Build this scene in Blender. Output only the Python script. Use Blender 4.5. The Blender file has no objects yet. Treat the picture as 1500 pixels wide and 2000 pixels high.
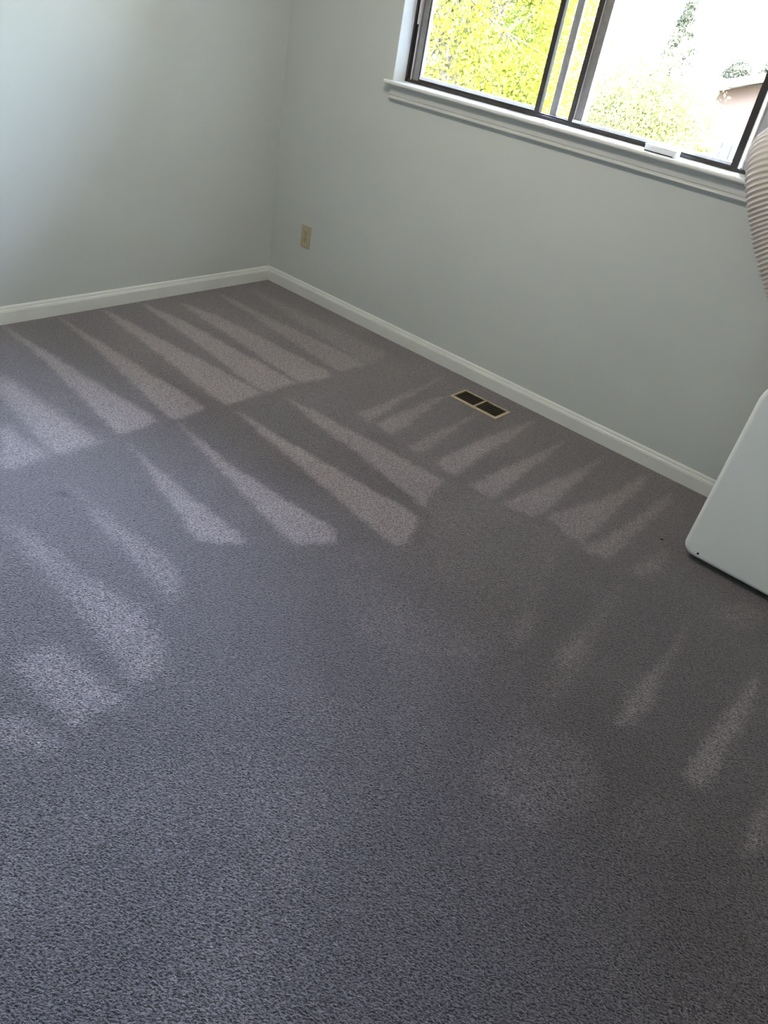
import bpy, bmesh, math, random
import numpy as np
from mathutils import Vector, Matrix

S = bpy.context.scene
COL = S.collection

# ------------------------------------------------------------------ camera
CAM = np.array([3.2944, -3.0807, 1.5087])
yaw, pitch, roll = .6097, -.5912, .1991
Fv = np.array([-math.sin(yaw)*math.cos(pitch), math.cos(yaw)*math.cos(pitch), math.sin(pitch)])
r0 = np.cross(Fv, [0, 0, 1]); r0 /= np.linalg.norm(r0)
u0 = np.cross(r0, Fv)
rv = math.cos(roll)*r0 + math.sin(roll)*u0
uv = -math.sin(roll)*r0 + math.cos(roll)*u0
cd = bpy.data.cameras.new('camera'); cam = bpy.data.objects.new('camera', cd); COL.objects.link(cam)
M = Matrix.Identity(4)
for i in range(3):
    M[i][0], M[i][1], M[i][2], M[i][3] = rv[i], uv[i], -Fv[i], CAM[i]
cam.matrix_world = M
cd.sensor_fit = 'HORIZONTAL'; cd.sensor_width = 36; cd.lens = 36.0
cd.clip_start = .05; cd.clip_end = 300
S.camera = cam

# ------------------------------------------------------------------ sky, sun, exposure
W = bpy.data.worlds.new('sky'); S.world = W; W.use_nodes = True
nt = W.node_tree; bg = nt.nodes['Background']
sky = nt.nodes.new('ShaderNodeTexSky')
sky.sky_type = 'NISHITA'; sky.sun_disc = False
sky.sun_elevation = math.radians(52); sky.sun_rotation = math.radians(112)
sky.air_density = 1.0; sky.dust_density = 2.5; sky.ozone_density = 1.0
hs = nt.nodes.new('ShaderNodeHueSaturation'); hs.inputs['Saturation'].default_value = .75
nt.links.new(sky.outputs[0], hs.inputs['Color']); nt.links.new(hs.outputs[0], bg.inputs[0]); bg.inputs[1].default_value = 1.05
sd = bpy.data.lights.new('sun', 'SUN'); sd.energy = 1.0; sd.angle = math.radians(.5); sd.color = (1, .95, .86)
sun = bpy.data.objects.new('sun', sd); COL.objects.link(sun)
el, az = math.radians(52), math.radians(-22)      # sun high on the right, just behind the plane of the window wall
sdir = Vector((math.cos(el)*math.cos(az), math.cos(el)*math.sin(az), math.sin(el)))
sun.rotation_euler = sdir.to_track_quat('Z', 'Y').to_euler(); sun.location = (0, -20, 20)
pd = bpy.data.lights.new('window_daylight', 'AREA'); pd.shape = 'RECTANGLE'; pd.size = 1.86; pd.size_y = .95
pd.cycles.is_portal = True
po = bpy.data.objects.new('window_daylight', pd); COL.objects.link(po)
po.location = (1.655, .155, 1.64); po.rotation_euler = (math.radians(-90), 0, 0)
S.view_settings.view_transform = 'Standard'; S.view_settings.look = 'None'
S.view_settings.gamma = 1; S.view_settings.use_curve_mapping = False
S.view_settings.exposure = 5.07
S.cycles.use_denoising = True
S.cycles.max_bounces = 14; S.cycles.diffuse_bounces = 8; S.cycles.transparent_max_bounces = 16
S.cycles.sample_clamp_indirect = 12

# ------------------------------------------------------------------ helpers
def tag(o, label=None, cat=None, group=None, kind=None):
    if label: o['label'] = label
    if cat: o['category'] = cat
    if group: o['group'] = group
    if kind: o['kind'] = kind
    return o
def obj(name, bm, mat=None, parent=None, smooth=False, bevel=0, seg=2):
    me = bpy.data.meshes.new(name)
    bmesh.ops.recalc_face_normals(bm, faces=bm.faces)
    bm.to_mesh(me); bm.free()
    o = bpy.data.objects.new(name, me); COL.objects.link(o)
    if mat: me.materials.append(mat)
    if smooth:
        for p in me.polygons: p.use_smooth = True
    if bevel:
        m = o.modifiers.new('bevel', 'BEVEL'); m.width = bevel; m.segments = seg; m.limit_method = 'ANGLE'
        m.angle_limit = math.radians(40); m.harden_normals = False
        for p in me.polygons: p.use_smooth = True
        e = o.modifiers.new('wn', 'WEIGHTED_NORMAL'); e.keep_sharp = True
    if parent:
        o.parent = parent
        o.matrix_parent_inverse = parent.matrix_basis.inverted()
    return o
def empty(name, loc, label=None, cat=None, group=None, kind=None):
    o = bpy.data.objects.new(name, None); COL.objects.link(o); o.location = loc; o.empty_display_size = .1
    return tag(o, label, cat, group, kind)
def box(bm, x0, x1, y0, y1, z0, z1):
    vs = [bm.verts.new(p) for p in ((x0,y0,z0),(x1,y0,z0),(x1,y1,z0),(x0,y1,z0),(x0,y0,z1),(x1,y0,z1),(x1,y1,z1),(x0,y1,z1))]
    for f in ((0,3,2,1),(4,5,6,7),(0,1,5,4),(1,2,6,5),(2,3,7,6),(3,0,4,7)): bm.faces.new([vs[i] for i in f])
    return bm
def B(*a):
    bm = bmesh.new()
    for t in (a if isinstance(a[0], (tuple, list)) else [a]): box(bm, *t)
    return bm
def prism(bm, prof, fn, t0, t1):
    """profile polygon swept straight: fn(t, a, b) -> point"""
    A = [bm.verts.new(fn(t0, a, b)) for a, b in prof]; C = [bm.verts.new(fn(t1, a, b)) for a, b in prof]
    n = len(prof)
    for i in range(n): bm.faces.new((A[i], A[(i+1) % n], C[(i+1) % n], C[i]))
    bm.faces.new(A[::-1]); bm.faces.new(C)
    return bm
def cyl(bm, c, ax, r, h, n=24, r2=None):
    ax = Vector(ax).normalized(); q = ax.to_track_quat('Z', 'Y').to_matrix().to_4x4()
    bmesh.ops.create_cone(bm, cap_ends=True, segments=n, radius1=r, radius2=r if r2 is None else r2, depth=h,
                          matrix=Matrix.Translation(Vector(c) + ax*h/2) @ q)
    return bm
def ring_tube(bm, pts, radii, n=10, cap=True):
    pts = [Vector(p) for p in pts]; rings = []; up = Vector((0, 0, 1)); prev = None
    for i, p in enumerate(pts):
        t = (pts[min(i+1, len(pts)-1)] - pts[max(i-1, 0)]).normalized()
        if prev is None:
            a = t.orthogonal().normalized()
        else:
            a = (prev - t*prev.dot(t)).normalized()
        prev = a; b = t.cross(a)
        rings.append([bm.verts.new(p + (a*math.cos(2*math.pi*k/n) + b*math.sin(2*math.pi*k/n))*radii[i]) for k in range(n)])
    for i in range(len(rings)-1):
        for k in range(n):
            bm.faces.new((rings[i][k], rings[i][(k+1) % n], rings[i+1][(k+1) % n], rings[i+1][k]))
    if cap: bm.faces.new(rings[0][::-1]); bm.faces.new(rings[-1])
    return bm

# ------------------------------------------------------------------ materials
def mat(name, color, rough=.5, metal=0, spec=.5, **kw):
    m = bpy.data.materials.new(name); m.use_nodes = True
    b = m.node_tree.nodes['Principled BSDF']
    b.inputs['Base Color'].default_value = (*color, 1); b.inputs['Roughness'].default_value = rough
    b.inputs['Metallic'].default_value = metal; b.inputs['Specular IOR Level'].default_value = spec
    for k, v in kw.items(): b.inputs[k].default_value = v
    return m
def add_noise(m, color2=None, scale=8., lo=.35, hi=.65, bump=0., bscale=200., dist=.001, detail=3):
    t = m.node_tree; b = t.nodes['Principled BSDF']; L = t.links
    tc = t.nodes.new('ShaderNodeTexCoord')
    if color2:
        n = t.nodes.new('ShaderNodeTexNoise'); n.inputs['Scale'].default_value = scale; n.inputs['Detail'].default_value = detail
        L.new(tc.outputs['Object'], n.inputs['Vector'])
        r = t.nodes.new('ShaderNodeMapRange'); r.inputs[1].default_value = lo; r.inputs[2].default_value = hi
        L.new(n.outputs['Fac'], r.inputs[0])
        x = t.nodes.new('ShaderNodeMix'); x.data_type = 'RGBA'
        x.inputs[6].default_value = b.inputs['Base Color'].default_value[:]; x.inputs[7].default_value = (*color2, 1)
        L.new(r.outputs[0], x.inputs[0]); L.new(x.outputs[2], b.inputs['Base Color'])
    if bump:
        n2 = t.nodes.new('ShaderNodeTexNoise'); n2.inputs['Scale'].default_value = bscale; n2.inputs['Detail'].default_value = 2
        L.new(tc.outputs['Object'], n2.inputs['Vector'])
        bp = t.nodes.new('ShaderNodeBump'); bp.inputs['Strength'].default_value = bump; bp.inputs['Distance'].default_value = dist
        L.new(n2.outputs['Fac'], bp.inputs['Height']); L.new(bp.outputs[0], b.inputs['Normal'])
    return m
m_wall = add_noise(mat('wall_paint', (.60, .615, .590), .58, spec=.32), (.575, .59, .565), 1.5, bump=.12, bscale=160, dist=.0015)
m_apron = add_noise(mat('grey_apron_paint', (.60, .605, .578), .4), (.575, .58, .553), 6)
m_ceil = mat('ceiling_paint', (.80, .80, .78), .9)
m_trim = add_noise(mat('white_trim_paint', (.76, .755, .72), .33), (.73, .725, .69), 9)
m_sill = add_noise(mat('gloss_sill_paint', (.80, .79, .76), .22), (.76, .75, .72), 12)
m_jamb = add_noise(mat('white_jamb_paint', (.82, .83, .84), .5), (.78, .79, .80), 7)
m_bronze = add_noise(mat('dark_bronze_aluminium', (.055, .045, .040), .42, .3), (.035, .030, .030), 30)
m_rubber = mat('black_weatherstrip', (.012, .012, .012), .7)
m_alu = add_noise(mat('weathered_grey_aluminium', (.30, .28, .27), .45, .35), (.24, .225, .22), 40)
m_rail = mat('satin_pinkish_metal', (.68, .62, .60), .30, .5)
m_ivory = add_noise(mat('ivory_plastic', (.52, .45, .29), .38), (.47, .41, .26), 60)
m_dark = mat('dark_slot', (.02, .016, .012), .8)
m_screw = mat('screw_metal', (.35, .30, .2), .35, .8)
m_vent = add_noise(mat('tan_enamel_metal', (.52, .42, .29), .45), (.47, .375, .25), 50)
m_louver = mat('brown_louver_metal', (.085, .066, .038), .5)
m_ac = add_noise(mat('white_appliance_plastic', (.90, .895, .87), .28), (.88, .875, .85), 5)
m_acseam = mat('grey_seam_plastic', (.35, .35, .35), .5)
m_caster = mat('black_caster_plastic', (.02, .02, .02), .5)
m_hose = add_noise(mat('beige_hose_plastic', (.66, .58, .53), .42), (.60, .53, .48), 14)
m_panel = add_noise(mat('grey_panel_plastic', (.50, .50, .52), .5), (.46, .46, .48), 18)
m_clear = mat('frosted_pale_plastic', (.80, .82, .86), .18)
m_ink = mat('grey_ink', (.18, .18, .22), .6)

def glass_mat():
    m = bpy.data.materials.new('window_glass'); m.use_nodes = True; t = m.node_tree; t.nodes.clear()
    o = t.nodes.new('ShaderNodeOutputMaterial'); mx = t.nodes.new('ShaderNodeMixShader')
    tr = t.nodes.new('ShaderNodeBsdfTransparent'); tr.inputs[0].default_value = (.93, .95, .94, 1)
    gl = t.nodes.new('ShaderNodeBsdfGlossy'); gl.inputs['Roughness'].default_value = .02
    fr = t.nodes.new('ShaderNodeFresnel'); fr.inputs[0].default_value = 1.45
    t.links.new(fr.outputs[0], mx.inputs[0]); t.links.new(tr.outputs[0], mx.inputs[1]); t.links.new(gl.outputs[0], mx.inputs[2])
    t.links.new(mx.outputs[0], o.inputs[0])
    return m
m_glass = glass_mat()

def carpet_mat():
    m = bpy.data.materials.new('grey_cut_pile_carpet'); m.use_nodes = True; t = m.node_tree; L = t.links
    b = t.nodes['Principled BSDF']
    b.inputs['Roughness'].default_value = 1; b.inputs['Specular IOR Level'].default_value = .1
    b.inputs['Sheen Weight'].default_value = .8; b.inputs['Sheen Roughness'].default_value = .5
    b.inputs['Sheen Tint'].default_value = (.75, .72, .75, 1)
    N = t.nodes.new
    tc = N('ShaderNodeTexCoord')
    def noise(scale, detail=2, rough=.5, vec=None, stretch=None, dist=0):
        n = N('ShaderNodeTexNoise'); n.inputs['Scale'].default_value = scale; n.inputs['Detail'].default_value = detail
        n.inputs['Roughness'].default_value = rough; n.inputs['Distortion'].default_value = dist
        if stretch:
            mp = N('ShaderNodeMapping'); mp.vector_type = 'TEXTURE'; mp.inputs['Scale'].default_value = stretch; mp.inputs['Rotation'].default_value = (0, 0, math.radians(30))
            L.new(tc.outputs['Object'], mp.inputs[0]); L.new(mp.outputs[0], n.inputs['Vector'])
        else: L.new(tc.outputs['Object'], n.inputs['Vector'])
        return n
    tuft = noise(NS1, 2, .55, stretch=(1.5, 1.0, 1), dist=.6)       # individual yarn tufts, leaning
    mid = noise(60, 2, .6)
    big = noise(2.2, 3, .6)
    edge = noise(45, 2, .6)
    at = N('ShaderNodeAttribute'); at.attribute_name = 'nap'
    def math_(op, a, b_, c=None):
        n = N('ShaderNodeMath'); n.operation = op
        for i, v in enumerate((a, b_, c)):
            if v is None: continue
            if isinstance(v, (int, float)): n.inputs[i].default_value = v
            else: L.new(v, n.inputs[i])
        return n.outputs[0]
    def rng(v, a, b_, c=0, d=1):
        n = N('ShaderNodeMapRange'); n.inputs[1].default_value = a; n.inputs[2].default_value = b_
        n.inputs[3].default_value = c; n.inputs[4].default_value = d; L.new(v, n.inputs[0]); return n.outputs[0]
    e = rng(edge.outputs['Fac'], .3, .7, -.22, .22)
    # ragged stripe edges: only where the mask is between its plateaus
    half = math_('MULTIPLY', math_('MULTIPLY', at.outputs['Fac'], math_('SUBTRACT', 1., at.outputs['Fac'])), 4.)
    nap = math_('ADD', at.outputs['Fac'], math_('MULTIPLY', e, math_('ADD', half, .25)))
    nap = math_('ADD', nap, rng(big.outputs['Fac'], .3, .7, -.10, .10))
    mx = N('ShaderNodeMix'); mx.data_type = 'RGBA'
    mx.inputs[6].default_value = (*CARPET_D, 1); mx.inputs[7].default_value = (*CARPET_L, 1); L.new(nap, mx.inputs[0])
    # yarn speckle, with shade in the gaps between tufts painted darker
    sp = rng(tuft.outputs['Fac'], .37, .58, .16, 1.42)
    sp2 = rng(mid.outputs['Fac'], .3, .7, .9, 1.1)
    fleck = noise(150, 3, .65, stretch=(1.25, 1.0, 1), dist=.3)
    fl = rng(fleck.outputs['Fac'], .36, .56, .58, 1.15)
    k = math_('MULTIPLY', math_('MULTIPLY', sp, sp2), fl)
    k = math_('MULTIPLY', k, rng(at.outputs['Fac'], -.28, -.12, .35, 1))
    vm = N('ShaderNodeVectorMath'); vm.operation = 'SCALE'; L.new(mx.outputs[2], vm.inputs[0]); L.new(k, vm.inputs['Scale'])
    L.new(vm.outputs[0], b.inputs['Base Color'])
    bp = N('ShaderNodeBump'); bp.inputs['Strength'].default_value = 1; bp.inputs['Distance'].default_value = .008
    L.new(tuft.outputs['Fac'], bp.inputs['Height']); L.new(bp.outputs[0], b.inputs['Normal'])
    return m
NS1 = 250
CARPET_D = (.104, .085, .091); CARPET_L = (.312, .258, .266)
m_carpet = carpet_mat()

# ------------------------------------------------------------------ room
FILL_LAMP = 2.55
RX, RY, RZ = 4.25, -4.3, 2.44
WX0, WX1, WZ0, WZ1 = .713, 2.62, 1.150, 2.12
# strips of raised and flattened pile left by the cleaner: (strength, outline on the floor in metres)
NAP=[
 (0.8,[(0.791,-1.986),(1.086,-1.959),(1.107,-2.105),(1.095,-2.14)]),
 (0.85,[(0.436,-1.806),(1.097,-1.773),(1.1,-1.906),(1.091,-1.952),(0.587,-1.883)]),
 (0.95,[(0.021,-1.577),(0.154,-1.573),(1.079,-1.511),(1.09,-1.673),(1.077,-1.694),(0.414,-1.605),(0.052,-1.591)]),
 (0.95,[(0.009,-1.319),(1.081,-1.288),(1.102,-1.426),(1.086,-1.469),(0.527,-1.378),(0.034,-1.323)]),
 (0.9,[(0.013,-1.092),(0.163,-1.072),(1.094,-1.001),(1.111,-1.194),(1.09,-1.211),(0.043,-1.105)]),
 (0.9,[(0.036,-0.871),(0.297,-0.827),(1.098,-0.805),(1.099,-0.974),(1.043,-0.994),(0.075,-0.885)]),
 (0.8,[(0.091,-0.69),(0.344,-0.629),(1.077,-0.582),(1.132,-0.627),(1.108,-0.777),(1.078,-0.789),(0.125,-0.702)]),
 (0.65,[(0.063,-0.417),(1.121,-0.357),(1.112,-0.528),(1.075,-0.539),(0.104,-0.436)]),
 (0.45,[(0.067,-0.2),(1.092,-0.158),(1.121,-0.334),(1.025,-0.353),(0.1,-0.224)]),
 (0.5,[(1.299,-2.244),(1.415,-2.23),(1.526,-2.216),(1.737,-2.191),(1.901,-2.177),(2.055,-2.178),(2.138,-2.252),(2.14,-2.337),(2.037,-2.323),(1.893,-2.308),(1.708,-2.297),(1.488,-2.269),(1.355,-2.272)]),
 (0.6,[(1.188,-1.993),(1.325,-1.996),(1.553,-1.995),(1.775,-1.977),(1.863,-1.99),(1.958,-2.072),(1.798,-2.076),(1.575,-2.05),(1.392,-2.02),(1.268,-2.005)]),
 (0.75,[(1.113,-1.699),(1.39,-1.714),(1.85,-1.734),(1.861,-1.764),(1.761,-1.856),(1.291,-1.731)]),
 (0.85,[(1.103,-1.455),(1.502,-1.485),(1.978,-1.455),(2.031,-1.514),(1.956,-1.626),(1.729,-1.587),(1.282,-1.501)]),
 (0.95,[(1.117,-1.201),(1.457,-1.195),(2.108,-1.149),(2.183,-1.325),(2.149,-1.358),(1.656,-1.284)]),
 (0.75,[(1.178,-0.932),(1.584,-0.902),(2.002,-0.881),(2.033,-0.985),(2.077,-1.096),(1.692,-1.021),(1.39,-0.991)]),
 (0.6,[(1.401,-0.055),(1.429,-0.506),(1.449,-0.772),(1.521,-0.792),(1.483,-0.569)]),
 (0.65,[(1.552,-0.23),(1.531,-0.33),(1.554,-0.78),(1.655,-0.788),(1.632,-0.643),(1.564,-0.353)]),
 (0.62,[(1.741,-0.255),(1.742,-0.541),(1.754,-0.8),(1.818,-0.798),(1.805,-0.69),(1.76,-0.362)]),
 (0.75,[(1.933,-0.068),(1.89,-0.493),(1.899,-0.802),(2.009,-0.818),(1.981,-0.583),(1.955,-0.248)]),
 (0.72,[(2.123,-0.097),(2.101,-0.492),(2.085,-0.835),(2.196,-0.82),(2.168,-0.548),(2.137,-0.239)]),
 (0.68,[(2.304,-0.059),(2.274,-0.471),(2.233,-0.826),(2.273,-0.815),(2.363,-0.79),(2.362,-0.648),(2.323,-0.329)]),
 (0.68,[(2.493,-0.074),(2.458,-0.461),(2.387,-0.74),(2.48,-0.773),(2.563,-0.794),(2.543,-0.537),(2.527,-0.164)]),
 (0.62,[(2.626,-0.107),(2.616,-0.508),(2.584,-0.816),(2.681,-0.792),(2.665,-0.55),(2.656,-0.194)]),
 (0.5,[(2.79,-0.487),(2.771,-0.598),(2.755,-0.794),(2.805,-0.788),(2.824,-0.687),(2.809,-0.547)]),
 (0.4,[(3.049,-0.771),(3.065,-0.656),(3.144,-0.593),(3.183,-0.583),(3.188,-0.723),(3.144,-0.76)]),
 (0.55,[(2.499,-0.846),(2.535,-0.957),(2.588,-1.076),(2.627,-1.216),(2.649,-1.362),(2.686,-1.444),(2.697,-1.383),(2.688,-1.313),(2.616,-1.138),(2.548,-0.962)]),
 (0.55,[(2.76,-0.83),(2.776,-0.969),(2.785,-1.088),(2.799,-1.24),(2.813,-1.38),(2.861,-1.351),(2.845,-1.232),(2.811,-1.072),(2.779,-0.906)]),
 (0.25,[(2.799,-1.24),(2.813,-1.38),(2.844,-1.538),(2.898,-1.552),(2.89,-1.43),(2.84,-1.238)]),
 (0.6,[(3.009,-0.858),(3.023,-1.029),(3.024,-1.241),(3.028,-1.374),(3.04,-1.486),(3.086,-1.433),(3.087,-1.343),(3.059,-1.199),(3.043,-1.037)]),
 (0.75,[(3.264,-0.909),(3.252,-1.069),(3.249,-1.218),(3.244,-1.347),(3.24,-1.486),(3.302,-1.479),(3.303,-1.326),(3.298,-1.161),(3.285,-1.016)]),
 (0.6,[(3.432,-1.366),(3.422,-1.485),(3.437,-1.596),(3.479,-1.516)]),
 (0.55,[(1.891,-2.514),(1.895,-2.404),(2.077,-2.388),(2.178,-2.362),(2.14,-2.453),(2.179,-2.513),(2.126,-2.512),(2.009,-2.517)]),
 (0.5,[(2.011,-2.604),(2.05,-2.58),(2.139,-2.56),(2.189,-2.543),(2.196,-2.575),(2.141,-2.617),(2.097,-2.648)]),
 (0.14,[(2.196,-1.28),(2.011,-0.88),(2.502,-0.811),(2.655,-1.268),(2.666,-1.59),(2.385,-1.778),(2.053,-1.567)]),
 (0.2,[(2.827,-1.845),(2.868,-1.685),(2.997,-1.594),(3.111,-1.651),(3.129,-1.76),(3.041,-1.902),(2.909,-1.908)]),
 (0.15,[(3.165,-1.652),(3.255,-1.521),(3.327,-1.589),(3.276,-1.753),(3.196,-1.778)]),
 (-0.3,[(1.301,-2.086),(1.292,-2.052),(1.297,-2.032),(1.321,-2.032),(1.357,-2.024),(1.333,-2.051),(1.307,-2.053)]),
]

def make_floor():
    st = .01; nx = int(RX/st)+1; ny = int(-RY/st)+1
    xs = np.linspace(0, RX, nx); ys = np.linspace(RY, 0, ny)
    X, Y = np.meshgrid(xs, ys); a = np.zeros(X.shape)
    rng = np.random.default_rng(3)
    def smooth_noise(k):
        g = rng.normal(size=(ny//k+3, nx//k+3))
        yy = np.arange(ny)/k; xx = np.arange(nx)/k
        y0 = yy.astype(int); x0 = xx.astype(int); fy = (yy-y0)[:, None]; fx = (xx-x0)[None, :]
        fy = fy*fy*(3-2*fy); fx = fx*fx*(3-2*fx)
        q = lambda i, j: g[np.ix_(y0+i, x0+j)]
        return (q(0,0)*(1-fy)*(1-fx)+q(1,0)*fy*(1-fx)+q(0,1)*(1-fy)*fx+q(1,1)*fy*fx)
    wx = X + .0035*smooth_noise(3); wy = Y + .0035*smooth_noise(3)
    def blur(m, n):
        for _ in range(n):
            p = np.pad(m, 1, mode='edge'); m = (p[:-2,1:-1]+p[2:,1:-1]+p[1:-1,:-2]+p[1:-1,2:]+2*p[1:-1,1:-1])/6
        return m
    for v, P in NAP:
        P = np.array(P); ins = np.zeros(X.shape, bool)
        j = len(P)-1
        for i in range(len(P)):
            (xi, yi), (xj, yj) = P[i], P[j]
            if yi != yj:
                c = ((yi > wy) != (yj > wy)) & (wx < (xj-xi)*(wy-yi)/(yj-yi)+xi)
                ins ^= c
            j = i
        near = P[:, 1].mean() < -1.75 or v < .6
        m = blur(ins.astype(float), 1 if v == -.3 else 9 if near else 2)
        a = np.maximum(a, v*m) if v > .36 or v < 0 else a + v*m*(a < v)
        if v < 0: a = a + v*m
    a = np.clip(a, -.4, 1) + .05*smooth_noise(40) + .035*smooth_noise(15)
    me = bpy.data.meshes.new('floor')
    co = np.stack([X, Y, np.zeros_like(X)], -1).reshape(-1, 3).astype(np.float32)
    idx = np.arange(nx*ny).reshape(ny, nx)
    f = np.stack([idx[:-1, :-1], idx[:-1, 1:], idx[1:, 1:], idx[1:, :-1]], -1).reshape(-1, 4).astype(np.int32)
    me.vertices.add(len(co)); me.vertices.foreach_set('co', co.ravel())
    me.loops.add(f.size); me.loops.foreach_set('vertex_index', f.ravel())
    me.polygons.add(len(f)); me.polygons.foreach_set('loop_start', np.arange(0, f.size, 4, dtype=np.int32))
    me.update(calc_edges=True)
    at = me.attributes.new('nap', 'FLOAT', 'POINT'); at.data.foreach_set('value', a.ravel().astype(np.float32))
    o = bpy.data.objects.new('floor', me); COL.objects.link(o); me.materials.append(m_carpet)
    return tag(o, 'grey cut-pile wall-to-wall carpet with pale cleaning strokes', 'carpet', kind='structure')
make_floor()
def struct(name, bm, m, label, cat):
    return tag(obj(name, bm, m), label, cat, kind='structure')
TH = .16
struct('wall_back', B((-TH, WX0, 0, TH, -.1, RZ), (WX1, RX+TH, 0, TH, -.1, RZ), (WX0, WX1, 0, TH, -.1, WZ0), (WX0, WX1, 0, TH, WZ1, RZ)),
       m_wall, 'pale grey painted wall below and around the window', 'wall')
struct('wall_left', B(-TH, 0, RY-TH, 0, -.1, RZ), m_wall, 'pale grey painted wall left of the corner without an opening', 'wall')
struct('wall_right', B(RX, RX+TH, RY-TH, 0, -.1, RZ), m_wall, 'pale grey painted wall on the right side of the room', 'wall')
struct('wall_front', B(0, RX, RY-TH, RY, -.1, RZ), m_wall, 'pale grey painted wall behind the viewer', 'wall')
struct('ceiling', B(-TH, RX+TH, RY-TH, TH, RZ, RZ+.15), m_ceil, 'flat white ceiling', 'ceiling')
struct('trim_3', B(-.6, RX+.6, RY-.6, TH+.08, RZ+.15, RZ+.22), m_bronze, 'roof edge above the room', 'roof')

# baseboards: flat face, thin groove, beaded top
hb = .0796
PROF = [(0, 0), (.0125, 0), (.0125, .0545), (.0098, .0556), (.0104, .0575), (.0098, .0605), (.0072, .0640), (.0062, .0652), (.0066, .0668),
        (.0060, .0705), (.0042, .0755), (.0022, .0785), (.0010, hb), (0, hb)]
struct('baseboard_back', prism(bmesh.new(), PROF, lambda t, a, b: (t, -a, b), 0, RX), m_trim,
       'cream-white baseboard under the window wall', 'baseboard')
struct('baseboard_left', prism(bmesh.new(), PROF, lambda t, a, b: (a, t, b), -.012, RY), m_trim,
       'cream-white baseboard along the left wall', 'baseboard')

# fill light added above the frame, shaped as a flush ceiling lamp
LX, LY = 1.6, -1.35
lamp = empty('added_fill_lamp', (LX, LY, RZ), 'round frosted fill light added out of view under the ceiling', 'added fill light')
c = bmesh.new(); cyl(c, (LX, LY, RZ-.03), (0, 0, 1), .17, .0295, 40); obj('fill_lamp_base', c, m_trim, lamp)
m_glow = mat('fill_light_glass', (.9, .9, .88), .4); bb = m_glow.node_tree.nodes['Principled BSDF']
bb.inputs['Emission Color'].default_value = (1, .92, .80, 1); bb.inputs['Emission Strength'].default_value = FILL_LAMP
bm = bmesh.new(); P = [(.155*math.cos(math.radians(a)), .075*math.sin(math.radians(a))) for a in range(0, 91, 9)]
rings = []
for rr, h in P[:-1]: rings.append([bm.verts.new((LX+rr*math.cos(2*math.pi*k/40), LY+rr*math.sin(2*math.pi*k/40), RZ-.03-h)) for k in range(40)])
for A_, B_ in zip(rings, rings[1:]):
    for k in range(40): bm.faces.new((A_[k], A_[(k+1) % 40], B_[(k+1) % 40], B_[k]))
bm.faces.new(rings[-1]); bm.faces.new(rings[0][::-1])
obj('fill_lamp_shade', bm, m_glow, lamp, smooth=True)

# ------------------------------------------------------------------ window
win = empty('window_1', (1.66, .1, 1.166), 'dark bronze aluminium sliding window above the white sill', 'window', kind='structure')
ZS = 1.166; ZT = WZ1
YD = .083
# white painted jambs
obj('jamb', B(WX0-.001, WX0+.003, 0.0005, YD+.02, ZS, ZT), m_jamb, win)
obj('jamb', B(WX1-.003, WX1+.001, 0.0005, YD+.02, ZS, ZT), m_jamb, win)
obj('jamb', B(WX0, WX1, 0.0005, YD+.02, ZT-.004, ZT+.001), m_jamb, win)
# outer frame
obj('frame', B((WX0+.003, WX0+.014, YD, .155, ZS, ZT-.004), (WX1-.014, WX1-.003, YD, .155, ZS, ZT-.004),
               (WX0+.003, WX1-.003, YD+.001, .155, ZS, ZS+.009), (WX0+.003, WX1-.003, YD+.001, .155, ZT-.03, ZT-.004),
               (WX0+.003, WX1-.003, YD, YD+.004, ZS, ZS+.013), (WX0+.003, WX1-.003, .118, .122, ZS, ZS+.015)), m_bronze, win, bevel=.001)
obj('weatherstrip', B((WX0+.012, WX0+.034, YD+.006, .15, ZS+.006, ZT-.03)), m_rubber, win)
# left sash (inner track)
SY0, SY1 = .092, .114
s1 = obj('sash', B((.752, .793, SY0, SY1, ZS+.010, ZT-.03), (1.427, 1.450, SY0-.004, SY1, ZS+.010, ZT-.03),
                   (.793, 1.427, SY0, SY1, ZS+.010, ZS+.022), (.793, 1.427, SY0, SY1, ZT-.06, ZT-.03)), m_bronze, win, bevel=.0015)
obj('stile_cover', B(.757, .788, SY0-.003, SY0+.001, ZS+.012, ZT-.035), m_alu, s1)
obj('rail_strip', B(.747, .7525, SY0-.010, SY0, ZS+.012, ZT-.035), m_rail, s1)
obj('pull_handle', B(.741, .7525, SY0-.019, SY0-.009, 1.395, 2.05), m_rail, s1, bevel=.003)
obj('painted_rail_gleam', B(.793, 1.427, SY0-.001, SY1, ZS+.021, ZS+.034), m_clear, s1)  # pale colour stands in for sky reflected on the sash rail
obj('glazing_bead', B((.7925, .797, SY0+.001, SY1-.004, ZS+.030, ZT-.06)), m_jamb, s1)
obj('pane', B(.785, 1.43, .102, .105, ZS+.025, ZT-.055), m_glass, s1)
# middle fixed light, second glass seen between the two dark bars
s2 = obj('sash', B((1.592, 1.612, SY0-.004, SY1, ZS+.010, ZT-.03), (2.294, 2.320, SY0-.008, SY1+.006, ZS+.006, ZT-.03),
                   (1.450, 1.592, SY0, SY0+.010, ZS+.008, ZS+.019),
                   (1.612, 2.294, SY0, SY1, ZS+.008, ZS+.022), (1.612, 2.294, SY0, SY1, ZT-.06, ZT-.03)), m_bronze, win, bevel=.0015)
obj('pane', B(1.61, 2.296, .102, .105, ZS+.018, ZT-.055), m_glass, s2)
obj('painted_rail_gleam', B(1.612, 2.294, SY0-.001, SY1, ZS+.016, ZS+.027), m_clear, s2)  # same painted sky reflection along the right-hand rail
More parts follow.
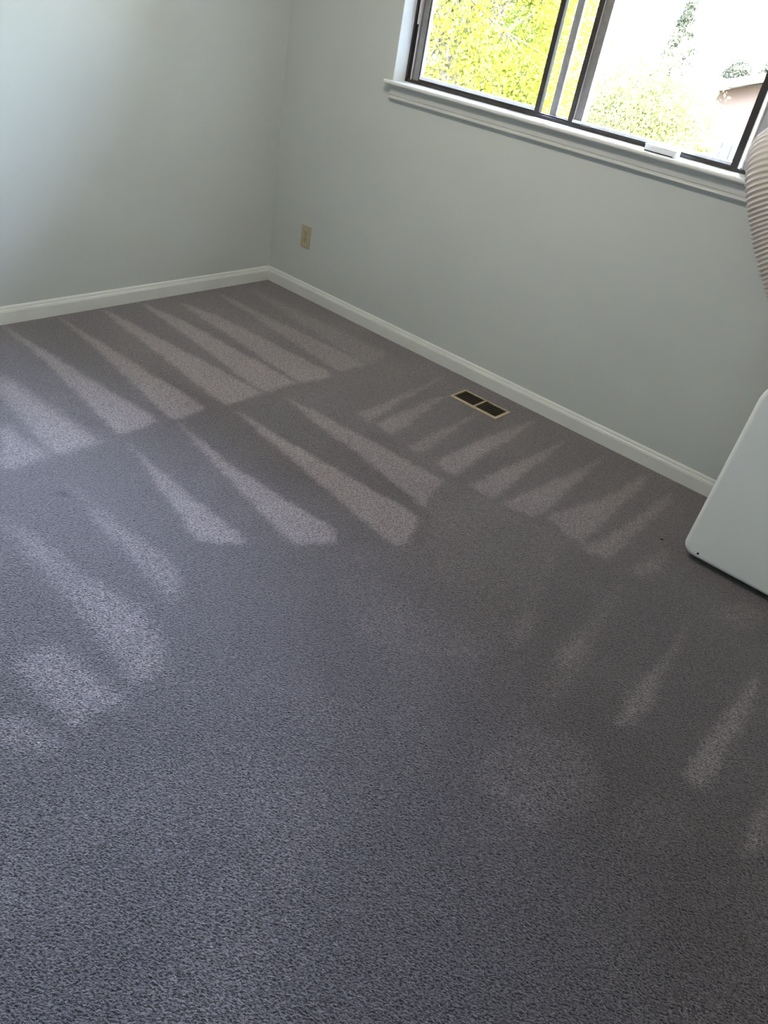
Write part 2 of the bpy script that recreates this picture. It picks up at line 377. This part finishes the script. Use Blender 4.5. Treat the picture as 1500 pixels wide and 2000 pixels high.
# meeting stiles on the outer track, weathered grey
s3 = obj('sash', B((1.480, 1.510, .126, .146, ZS+.010, ZT-.03), (1.480, 1.640, .126, .146, ZT-.06, ZT-.03),
                   (1.510, 1.625, .126, .146, ZS+.010, ZS+.020)), m_alu, win, bevel=.0015)
s4 = obj('centre_stile', B((1.6125, 1.648, .100, .146, ZS+.010, ZT-.03)), m_alu, win, bevel=.002)
obj('lip', B(1.6118, 1.6165, .094, .103, ZS+.010, ZT-.03), m_rail, s4)
obj('pane', B(1.505, 1.625, .134, .137, ZS+.015, ZT-.055), m_glass, s3)
obj('track_block', B(1.655, 1.70, SY0-.005, SY0+.004, ZS+.012, ZS+.018), m_alu, win, bevel=.001)

# sill (stool) and apron
bm = bmesh.new()
e = .0165
sp = [(YD+.004, ZS), (-.038, ZS), (-.0415, ZS-.0015), (-.0435, ZS-.005), (-.0435, ZS-.011), (-.0415, ZS-.0145), (-.038, ZS-e), (YD+.004, ZS-e)]
prism(bm, [(a, b) for a, b in sp], lambda t, a, b: (t, a, b), WX0+.002, WX1-.002)
# horns run past the opening on both sides
hp = [(-.001, ZS), (-.038, ZS), (-.0415, ZS-.0015), (-.0435, ZS-.005), (-.0435, ZS-.011), (-.0415, ZS-.0145), (-.038, ZS-e), (-.001, ZS-e)]
prism(bm, hp, lambda t, a, b: (t, a, b), .6946, WX0+.002)
prism(bm, hp, lambda t, a, b: (t, a, b), WX1-.002, WX1+.02)
sill = tag(obj('trim_1', bm, m_sill), 'glossy white window sill board', 'window sill', kind='structure')
ap = [(0, 1.0927), (-.016, 1.0927), (-.0185, 1.0945), (-.0190, 1.0975), (-.0178, 1.1005), (-.0150, 1.1020), (-.0125, 1.1040),
      (-.0120, 1.1065), (-.0145, 1.1085), (-.0150, 1.1105), (-.0150, 1.1380), (-.0160, 1.1420), (-.0190, 1.1495), (0, 1.1495)]
tag(obj('trim_2', prism(bmesh.new(), ap, lambda t, a, b: (t, a, b), .718, WX1+.005), m_apron),
    'moulded apron board right under the window sill', 'window trim', kind='structure')

# ------------------------------------------------------------------ filler panel, hose
pan = empty('window_vent_panel', (2.47, .095, ZS), 'tall grey plastic filler panel holding the hose at the right of the window', 'window panel')
bm = B((2.334, 2.604, .094, .106, ZS+.014, ZT-.032))
obj('panel_board', bm, m_panel, pan, bevel=.002)
obj('edge_strip', B(2.3325, 2.3375, .090, .109, ZS+.014, ZT-.032), m_rail, pan)
HC = Vector((2.440, .0, 1.275))
def lathe(bm, prof, c, axis, n=48):
    """closed profile (radius, height) spun about axis"""
    q = Vector(axis).to_track_quat('Z', 'Y').to_matrix(); c = Vector(c); R = []
    for k in range(n):
        a = 2*math.pi*k/n
        R.append([bm.verts.new(c + q @ Vector((r*math.cos(a), r*math.sin(a), h))) for r, h in prof])
    m = len(prof)
    for k in range(n):
        for i in range(m):
            bm.faces.new((R[k][i], R[(k+1) % n][i], R[(k+1) % n][(i+1) % m], R[k][(i+1) % m]))
    return bm
bm = lathe(bmesh.new(), [(.066, 0), (.088, 0), (.088, .006), (.083, .008), (.081, .028), (.066, .028)], (HC.x, .094, HC.z), (0, -1, 0))
obj('adapter_flange', bm, m_panel, pan, smooth=False)
for k, a in enumerate((100, 128, 156, 60, 20, -30)):
    a = math.radians(a); c = Vector((HC.x+.0815*math.cos(a), .071, HC.z+.0815*math.sin(a)))
    bm = B(-.010, .010, -.008, .010, -.0025, .0035)
    o = obj('clip_tab', bm, m_clear, pan, bevel=.001)
    o.matrix_world = Matrix.Translation(c) @ Matrix.Rotation(-(a-math.pi/2), 4, 'Y')

ctrl = [(HC.x, .066, HC.z), (HC.x+.004, .020, HC.z), (HC.x+.012, -.035, HC.z-.010), (HC.x+.034, -.078, HC.z-.048), (HC.x+.070, -.102, HC.z-.115),
        (HC.x+.135, -.112, HC.z-.215), (HC.x+.21, -.120, HC.z-.315), (2.750, -.118, .840), (2.862, -.110, .690), (2.955, -.108, .560), (3.030, -.112, .470), (3.055, -.145, .440), (3.055, -.208, .440)]
def catmull(P, per=24):
    P = [Vector(p) for p in P]; P = [P[0]*2-P[1]] + P + [P[-1]*2-P[-2]]; out = []
    for i in range(1, len(P)-2):
        for k in range(per):
            t = k/per
            out.append(.5*((2*P[i]) + (P[i+1]-P[i-1])*t + (2*P[i-1]-5*P[i]+4*P[i+1]-P[i+2])*t*t + (3*P[i]-P[i-1]-3*P[i+1]+P[i+2])*t**3))
    out.append(P[-2]); return out
path = catmull(ctrl)
cum = [0]
for a, b in zip(path, path[1:]): cum.append(cum[-1] + (b-a).length)
def at_len(s):
    s = min(max(s, 0), cum[-1]); i = max(0, min(len(cum)-2, int(np.searchsorted(cum, s))-1))
    return path[i].lerp(path[i+1], (s-cum[i])/max(1e-9, cum[i+1]-cum[i]))
PITCH = .0150; pts = []; rad = []; s = 0
prof = [(0, .0700), (.10, .0708), (.30, .0752), (.42, .0762), (.54, .0752), (.72, .0705), (.86, .0698)]
while s < cum[-1]-PITCH:
    for u, r in prof: pts.append(at_len(s+u*PITCH)); rad.append(r)
    s += PITCH
hose = tag(obj('exhaust_hose', ring_tube(bmesh.new(), pts, rad, 56, cap=True), m_hose, smooth=True),
           'wide beige corrugated exhaust hose bending down from the window panel', 'hose')

# ------------------------------------------------------------------ portable air conditioner
ac = empty('portable_air_conditioner', (3.05, -.385, 0), 'white rounded portable air conditioner standing on the carpet by the window wall', 'air conditioner')
AX0, AX1, AYF, AYB, AZ0, AZ1 = 2.830, 3.272, -.533, -.215, .020, .742
def rrect(x0, x1, z0, z1, rb, rt, n=12, taper=0):
    pts = []
    for cx, cz, r, a0 in ((x1-rb, z0+rb, rb, -90), (x1-rt-taper, z1-rt, rt, 0), (x0+rt+taper, z1-rt, rt, 90), (x0+rb, z0+rb, rb, 180)):
        for k in range(n+1):
            a = math.radians(a0+90*k/n); pts.append((cx+r*math.cos(a), cz+r*math.sin(a)))
    return pts
def shell(x0, x1, z0, z1, rb, rt, ys, ins, taper=.014):
    """rounded-rectangle outline lofted along y, inset per station"""
    bm = bmesh.new(); rings = []
    for y, i in zip(ys, ins):
        P = rrect(x0+i, x1-i, z0+i, z1-i, max(.004, rb-i), max(.004, rt-i), 12, taper)
        rings.append([bm.verts.new((a, y, b)) for a, b in P])
    n = len(rings[0])
    for r, q in zip(rings, rings[1:]):
        for k in range(n): bm.faces.new((r[k], r[(k+1) % n], q[(k+1) % n], q[k]))
    bm.faces.new(rings[0][::-1]); bm.faces.new(rings[-1])
    return bm
def rnd(y0, y1, r, n=7):
    """stations and insets for a body with edge radius r at the y0 side and the y1 side"""
    ys = []; ins = []
    for k in range(n+1):
        a = math.pi/2*k/n; ys.append(y0 + r*(1-math.sin(a))); ins.append(r*(1-math.cos(a)))
    ys.reverse(); ins.reverse()
    return ys, ins
# big outer side cover (the face towards the viewer), with soft edge
ys = []; ins = []
R1 = .018
for k in range(8):
    a = math.pi/2*k/7; ys.append(AYF + R1*(1-math.sin(a)) if False else AYF + R1*(1-math.cos(a))); ins.append(R1*(1-math.sin(a)))
ys.append(AYF+.060); ins.append(0)
front = obj('front_cover', shell(AX0, AX1, AZ0, AZ1, .046, .118, ys, ins), m_ac, ac, smooth=True)
m = front.modifiers.new('wn', 'WEIGHTED_NORMAL')
obj('seam', shell(AX0, AX1, AZ0, AZ1, .046, .118, [AYF+.060, AYF+.063], [.0035, .0035]), m_acseam, ac)
ys = [AYF+.063, AYF+.066, AYB-.03, AYB-.012, AYB]; ins = [.002, 0, 0, .006, .03]
body = obj('body', shell(AX0, AX1, AZ0, AZ1, .046, .118, ys, ins), m_ac, ac, smooth=True)
body.modifiers.new('wn', 'WEIGHTED_NORMAL')
for x in (AX0+.061, AX1-.105):
    c = bmesh.new(); cyl(c, (x, AYF-.0012, AZ0+.0235), (0, 1, 0), .0042, .004, 16)
    obj('screw', c, m_dark, ac)
for x in (AX0+.07, AX1-.07):
    for y in (AYF+.075, AYB-.06):
        c = bmesh.new(); cyl(c, (x-.009, y, .0125), (1, 0, 0), .0125, .018, 20)
        w = obj('caster', c, m_caster, ac, smooth=False)
        c = B(x-.012, x+.012, y-.008, y+.008, .018, .026); obj('caster_fork', c, m_caster, w)
obj('control_panel', B(AX0+.12, AX1-.12, AYF+.09, AYB-.10, AZ1-.002, AZ1+.003), m_acseam, ac, bevel=.002)
c = lathe(bmesh.new(), [(.066, 0), (.084, 0), (.084, .016), (.066, .020)], (3.055, AYB-.002, .440), (0, 1, 0))
obj('hose_collar', c, m_acseam, ac)

# ------------------------------------------------------------------ wall outlet
out = empty('wall_outlet', (.2714, 0, .327), 'ivory double socket outlet on the wall below left of the window', 'outlet')
OX, OZ = .2714, .327
bm = bmesh.new(); box(bm, OX-.035, OX+.035, -.0055, -.0002, OZ-.057, OZ+.057)
obj('cover_plate', bm, m_ivory, out, bevel=.0025, seg=3)
for s in (1, -1):
    zc = OZ + s*.0195; bm = bmesh.new()
    P = []
    for k in range(32):
        a = 2*math.pi*k/32; x = .0172*math.cos(a); z = .0172*math.sin(a); z = max(-.0142, min(.0142, z)); P.append((OX+x, zc+z))
    prism(bm, P, lambda t, a, b: (a, t, b), -.0050, -.0075)
    rc = obj('socket', bm, m_ivory, out, bevel=.0005)
    obj('slot', B((OX-.0078, OX-.0054, -.0079, -.0070, zc-.0012, zc+.0082), (OX+.0052, OX+.0078, -.0079, -.0070, zc-.0005, zc+.0080)), m_dark, rc)
    c = bmesh.new(); cyl(c, (OX, -.0079, zc-.0085), (0, 1, 0), .0026, .0009, 14); obj('ground_hole', c, m_dark, rc)
c = bmesh.new(); cyl(c, (OX, -.0066, OZ), (0, 1, 0), .0033, .0012, 16); obj('screw', c, m_screw, out)

# ------------------------------------------------------------------ floor register
VX, VY, VL, VW = 1.5598, -.2577, .264, .1251
reg = empty('floor_register', (VX+VL/2, VY+VW/2, 0), 'tan metal floor heating register sunk in the carpet near the window wall', 'floor vent')
zt = .0075; fr_ = .0125
fo = bmesh.new()
def rim(bm, o, i, z0, z1, zi):
    """sloping picture-frame rim, outer rect o and inner rect i"""
    cs = lambda r, z: [bm.verts.new((r[0], r[2], z)), bm.verts.new((r[1], r[2], z)), bm.verts.new((r[1], r[3], z)), bm.verts.new((r[0], r[3], z))]
    A, Bq, C, D = cs(o, z0), cs(o, z1), cs(i, zi), cs(i, z0-.006)
    for U, V in ((A, Bq), (Bq, C), (C, D)):
        for k in range(4): bm.faces.new((U[k], U[(k+1) % 4], V[(k+1) % 4], V[k]))
OR = (VX, VX+VL, VY, VY+VW); IR = (VX+.0125, VX+VL-.0125, VY+.0115, VY+VW-.0125)
rim(fo, OR, IR, .0005, .0045, zt)
obj('frame', fo, m_vent, reg, bevel=.0008)
xm = (IR[0]+IR[1])/2
obj('centre_bar', B(xm-.0045, xm+.0045, IR[2]-.002, IR[3]+.002, .002, zt), m_vent, reg)
obj('duct_box', B(IR[0]-.004, IR[1]+.004, IR[2]-.004, IR[3]+.004, .0008, .0016), m_dark, reg)
for hx0, hx1, n, lean in ((IR[0], xm-.0045, 8, .0050), (xm+.0045, IR[1], 8, -.0006)):
    for k in range(n):
        x = hx0 + (hx1-hx0)*(k+.65)/(n+.3)
        bm = bmesh.new(); P = [(x-lean, .0016), (x-lean+.0012, .0016), (x+lean*.4+.0016, zt-.0012), (x+lean*.4, zt-.0012)]
        prism(bm, P, lambda t, a, b: (a, t, b), IR[2]-.001, IR[3]+.001)
        obj('louver', bm, m_louver, reg)

# ------------------------------------------------------------------ small things
by = tag(empty('plastic_box', (2.055, .005, ZS)), 'small pale rectangular plastic box lying on the window sill', 'plastic box')
bo = obj('case', B(1.992, 2.118, -.012, .026, ZS+.0015, ZS+.0205), m_clear, by, bevel=.003, seg=3)
obj('lid', B(1.990, 2.120, -.0105, .027, ZS+.0205, ZS+.0235), m_clear, by, bevel=.001)
obj('painted_shadow_line', B(1.994, 2.108, -.0128, .020, ZS, ZS+.0035), m_dark, by)  # dark strip stands in for the shadow line under the box
obj('end_cap', B(2.110, 2.1215, -.0135, .027, ZS, ZS+.020), m_sill, by, bevel=.002)
bm = bmesh.new()
random.seed(4)
for k in range(7):
    x = 2.022+.010*k; h = random.uniform(.004, .012)
    box(bm, x, x+random.uniform(.003, .007), .004, .004+h, ZS+.0235, ZS+.0238)
obj('printed_marks', bm, m_ink, by)

random.seed(9)
def lump(r, n=2):
    bm = bmesh.new(); bmesh.ops.create_icosphere(bm, subdivisions=n, radius=r)
    for v in bm.verts: v.co *= random.uniform(.7, 1.2)
    return bm
o = tag(obj('lint_speck', lump(.0045), m_dark), 'tiny dark speck of lint on the carpet left of the air conditioner', 'lint')
o.location = (2.749, -.494, .002); o.scale = (1.5, .7, .5)
c = bmesh.new(); cyl(c, (2.447, -.0135, .0435), (0, 1, 0), .0018, .002, 12)
tag(obj('nail_head', c, m_screw), 'tiny nail head on the face of the baseboard near the air conditioner', 'nail')

# ------------------------------------------------------------------ outdoors
GZ = -2.85
m_grass = add_noise(mat('lawn', (.07, .08, .03), .9), (.11, .115, .06), .6)
tag(obj('ground', B(-45, 45, .7, 70, GZ-.1, GZ), m_grass), 'sunlit lawn outside the window', 'ground', kind='structure')
def leaf_mat(name, c1, c2):
    m = bpy.data.materials.new(name); m.use_nodes = True; t = m.node_tree; L = t.links; b = t.nodes['Principled BSDF']
    b.inputs['Roughness'].default_value = .8; b.inputs['Specular IOR Level'].default_value = .05
    tc = t.nodes.new('ShaderNodeTexCoord'); n = t.nodes.new('ShaderNodeTexNoise'); n.inputs['Scale'].default_value = 3.5; n.inputs['Detail'].default_value = 5
    L.new(tc.outputs['Object'], n.inputs['Vector'])
    r = t.nodes.new('ShaderNodeMapRange'); r.inputs[1].default_value = .38; r.inputs[2].default_value = .62; L.new(n.outputs['Fac'], r.inputs[0])
    x = t.nodes.new('ShaderNodeMix'); x.data_type = 'RGBA'; x.inputs[6].default_value = (*c1, 1); x.inputs[7].default_value = (*c2, 1)
    L.new(r.outputs[0], x.inputs[0]); L.new(x.outputs[2], b.inputs['Base Color'])
    tl = t.nodes.new('ShaderNodeBsdfTranslucent'); L.new(x.outputs[2], tl.inputs[0])
    ms = t.nodes.new('ShaderNodeMixShader'); ms.inputs[0].default_value = .35
    L.new(b.outputs[0], ms.inputs[1]); L.new(tl.outputs[0], ms.inputs[2]); L.new(ms.outputs[0], t.nodes['Material Output'].inputs[0])
    return m
m_leaf1 = leaf_mat('yellow_green_leaves', (.092, .094, .006), (.045, .055, .010))
m_leaf2 = leaf_mat('pale_green_leaves', (.095, .098, .034), (.055, .062, .022))
m_leaf4 = leaf_mat('mid_green_leaves', (.055, .085, .012), (.025, .045, .014))
m_leaf3 = leaf_mat('grey_green_needles', (.020, .022, .016), (.032, .034, .024))
m_bark = add_noise(mat('bark', (.035, .028, .022), .9), (.06, .05, .04), 20)
def foliage(name, tips, per, spread, size, m, parent, seed, aspect=.5):
    g = np.random.default_rng(seed); T = np.repeat(np.array(tips), per, 0)
    n = len(T); P = T + g.normal(size=(n, 3))*spread
    a = g.normal(size=(n, 3)); a /= np.linalg.norm(a, axis=1)[:, None]
    b = np.cross(a, g.normal(size=(n, 3))); b /= np.linalg.norm(b, axis=1)[:, None]
    L_ = size*g.uniform(.6, 1.3, (n, 1)); nn = np.cross(a, b)*L_*.12
    V = np.stack([P-a*L_/2, P-b*L_*aspect/2+nn, P+a*L_/2, P+b*L_*aspect/2+nn], 1).reshape(-1, 3).astype(np.float32)
    me = bpy.data.meshes.new(name); me.vertices.add(len(V)); me.vertices.foreach_set('co', V.ravel())
    me.loops.add(4*n); me.loops.foreach_set('vertex_index', np.arange(4*n, dtype=np.int32))
    me.polygons.add(n); me.polygons.foreach_set('loop_start', np.arange(0, 4*n, 4, dtype=np.int32)); me.update(calc_edges=True)
    me.materials.append(m); o = bpy.data.objects.new(name, me); COL.objects.link(o)
    o.parent = parent; o.matrix_parent_inverse = parent.matrix_basis.inverted()
    return o
def tree(name, base, crown, rad, ntips, per, spread, size, m, label, cat, seed, trunk=.12, group=None, hollow=.55, gap=None):
    t = empty(name, base, label, cat, group); g = np.random.default_rng(seed)
    c = np.array(crown); d = g.normal(size=(ntips, 3)); d /= np.linalg.norm(d, axis=1)[:, None]
    rr = g.uniform(hollow, 1, (ntips, 1))**.6; tips = c + d*rr*np.array(rad)
    if gap: tips = tips[np.linalg.norm((tips-np.array(gap[0]))*[1, .25, 1], axis=1) > gap[1]]; ntips = len(tips)
    bm = bmesh.new(); bz = np.array(base, float)
    top = c + np.array([0, 0, rad[2]*.5])
    ring_tube(bm, [bz, bz*.6+c*.4+[.05, .03, 0], c-[0, 0, rad[2]*.3], top], [trunk, trunk*.8, trunk*.5, trunk*.12], 10)
    obj('trunk', bm, m_bark, t, smooth=True)
    bm = bmesh.new()
    for i in range(0, ntips, max(1, ntips//90)):
        k = g.uniform(0, .8); s0 = (c-[0, 0, rad[2]*.5])*(1-k) + top*k; e_ = tips[i]; mdl = (s0+e_)/2 + g.normal(size=3)*.12
        ring_tube(bm, [s0, mdl, e_], [trunk*.22, trunk*.13, .005], 5)
    obj('branches', bm, m_bark, t)
    foliage('foliage', tips, per, spread, size, m, t, seed+1)
    return t
tree('deciduous_tree', (-4.4, 7.6, GZ), (-4.35, 7.4, 1.35), (1.95, 1.4, 2.75), 1800, 62, .13, .058, m_leaf1,
     'dense yellow-green leafy tree filling the left window pane', 'tree', 11, .14, hollow=.35, gap=((-3.19, 7.2, 1.42), .30))
tree('deciduous_tree', (-6.8, 13.6, GZ), (-6.8, 13.6, 1.2), (1.3, .9, 1.5), 340, 40, .13, .08, m_leaf4,
     'darker green tree showing through a gap in the yellow-green one', 'tree', 31, .10, hollow=.2)
tree('deciduous_tree', (-3.5, 11.9, GZ), (-3.43, 11.7, -.42), (1.80, 1.0, 1.93), 800, 56, .15, .066, m_leaf2,
     'pale washed-out green tree seen through the middle of the window', 'tree', 23, .11, hollow=.3)

# conifer behind, tiers of thin drooping boughs
def conifer(base, h, r, seed, label, n=70, z0=.25, group=None):
    t = empty('conifer_tree', base, label, 'tree', group); g = np.random.default_rng(seed); bm = bmesh.new(); b0 = np.array(base, float)
    ring_tube(bm, [b0, b0+[0, 0, h*.6], b0+[.03, 0, h]], [.12, .07, .01], 8); obj('trunk', bm, m_bark, t)
    tips = []; bm = bmesh.new()
    for k in range(n):
        f = z0 + (1-z0)*k/n; a = g.uniform(0, 6.28); L_ = r*(1-f)**.8*g.uniform(.6, 1.25)
        s0 = b0+[0, 0, h*f]; e_ = s0+[L_*math.cos(a), L_*math.sin(a), L_*.18]
        ring_tube(bm, [s0, e_], [.018, .005], 4)
        for q in np.linspace(.45, 1, 6): tips.append(s0*(1-q)+e_*q)
    obj('branches', bm, m_bark, t); foliage('foliage', tips, 22, .07, .10, m_leaf3, t, seed+1, .3)
conifer((-6.45, 20, GZ), 5.35, 1.5, 5, 'tall grey-green conifer standing behind the pale tree', n=46, z0=.55)
for (x, y, h), lb in (((-5.05, 21, 4.25), 'small distant shrub-like tree just left of the one above the pink roof'),
                      ((-4.2, 21, 4.3), 'small distant tree right above the pink house roof')):
    tree('distant_tree', (x, y, GZ), (x, y, GZ+h-.25), (.34, .3, .34), 40, 30, .07, .09, m_leaf3, lb, 'tree', int(x*-100), .05, None)

# neighbour's house
m_stucco = add_noise(mat('pink_stucco', (.032, .0175, .0115), .9), (.030, .0165, .011), 3)
m_fascia = mat('white_fascia_paint', (.80, .78, .76), .6)
m_tile = add_noise(mat('red_brown_shingles', (.035, .017, .014), .9), (.026, .015, .012), 12)
m_grey = add_noise(mat('grey_boards', (.010, .010, .0105), .9), (.008, .008, .008), 8)
tree('deciduous_tree', (4.3, 8.5, GZ), (4.3, 8.5, 2.4), (3.7, 1.8, 3.5), 1900, 40, .24, .17, m_leaf4,  # unseen tree, added to hold back part of the sky light
     'tall dark green tree added out of view right of the window to block sky light', 'tree', 41, .2, hollow=.2)
ho = empty('house', (.3, 17, GZ), 'pink stucco neighbouring house with a white gable edge', 'house')
hx0, sl, ze = -2.85, .34, .93
bm = bmesh.new(); xr = .45
P = [(hx0, GZ), (2*xr-hx0, GZ), (2*xr-hx0, ze), (xr, ze+(xr-hx0)*sl), (hx0, ze)]
prism(bm, P, lambda t, a, b: (a, t, b), 14, 21); obj('wall', bm, m_stucco, ho)
bm = bmesh.new(); ov = .28
z_e = ze+.02-ov*sl; z_r = ze+.02+(xr-hx0)*sl
P = [(hx0-ov, z_e), (xr, z_r), (2*xr-hx0+ov, z_e), (2*xr-hx0+ov, z_e+.03), (xr, z_r+.03), (hx0-ov, z_e+.03)]
prism(bm, [(a, b+.10) for a, b in P], lambda t, a, b: (a, t, b), 13.66, 21.3); obj('roof', bm, m_tile, ho)
P = [(hx0-ov, z_e-.02), (xr, z_r-.02), (2*xr-hx0+ov, z_e-.02), (2*xr-hx0+ov, z_e+.12), (xr, z_r+.12), (hx0-ov, z_e+.12)]
prism(bmesh.new(), P, lambda t, a, b: (a, t, b), 13.68, 13.72)
bm = bmesh.new(); prism(bm, P, lambda t, a, b: (a, t, b), 13.68, 13.72); obj('fascia', bm, m_fascia, ho)
sh = empty('garden_shed', (-3.8, 13.7, GZ), 'red-roofed shed half hidden behind the pale tree', 'shed')
obj('wall', B(-4.25, -3.4, 13.3, 14.3, GZ, .15), m_fascia, sh)
bm = bmesh.new(); prism(bm, [(13.15, .14), (14.45, .14), (13.8, .50)], lambda t, a, b: (t, a, b), -4.35, -3.3); obj('roof', bm, m_tile, sh)
fe = empty('fence', (-.6, 9.5, GZ), 'grey board fence low in the right corner of the window', 'fence')
for k in range(14):
    x = -1.05+.145*k
    obj('board', B(x, x+.138, 9.5, 9.53, GZ, .47+.01*(k % 2)), m_grey, fe)
obj('rail', B(-1.06, .99, 9.53, 9.57, -.1, 0), m_grey, fe)
# yellow-green strappy plant in front of the fence
GS = .30
sb = empty('strappy_shrub', (-.85, 8.6, GZ), 'yellow-green strappy shrub in front of the grey fence', 'shrub')
g = np.random.default_rng(7); bm = bmesh.new()
for k in range(120):
    a = g.uniform(0, 6.28); L_ = g.uniform(.16, .36); h = g.uniform(.10, .24); w = .016; prev = None
    for i in range(7):
        q = i/6; c = Vector((-.85+math.cos(a)*L_*q, 8.6+math.sin(a)*L_*q, GS+h*2.6*q-h*q*q*2.2)); side = Vector((-math.sin(a), math.cos(a), 0))*w*(1-q*.85)
        v = (bm.verts.new(c-side), bm.verts.new(c+side))
        if prev: bm.faces.new((prev[0], prev[1], v[1], v[0]))
        prev = v
obj('leaves', bm, leaf_mat('strap_leaves', (.14, .14, .03), (.09, .11, .03)), sb)
bm = bmesh.new(); ring_tube(bm, [(-.85, 8.6, GZ), (-.84, 8.6, -1.5), (-.85, 8.6, .32)], [.07, .06, .05], 10); obj('stem', bm, m_bark, sb)
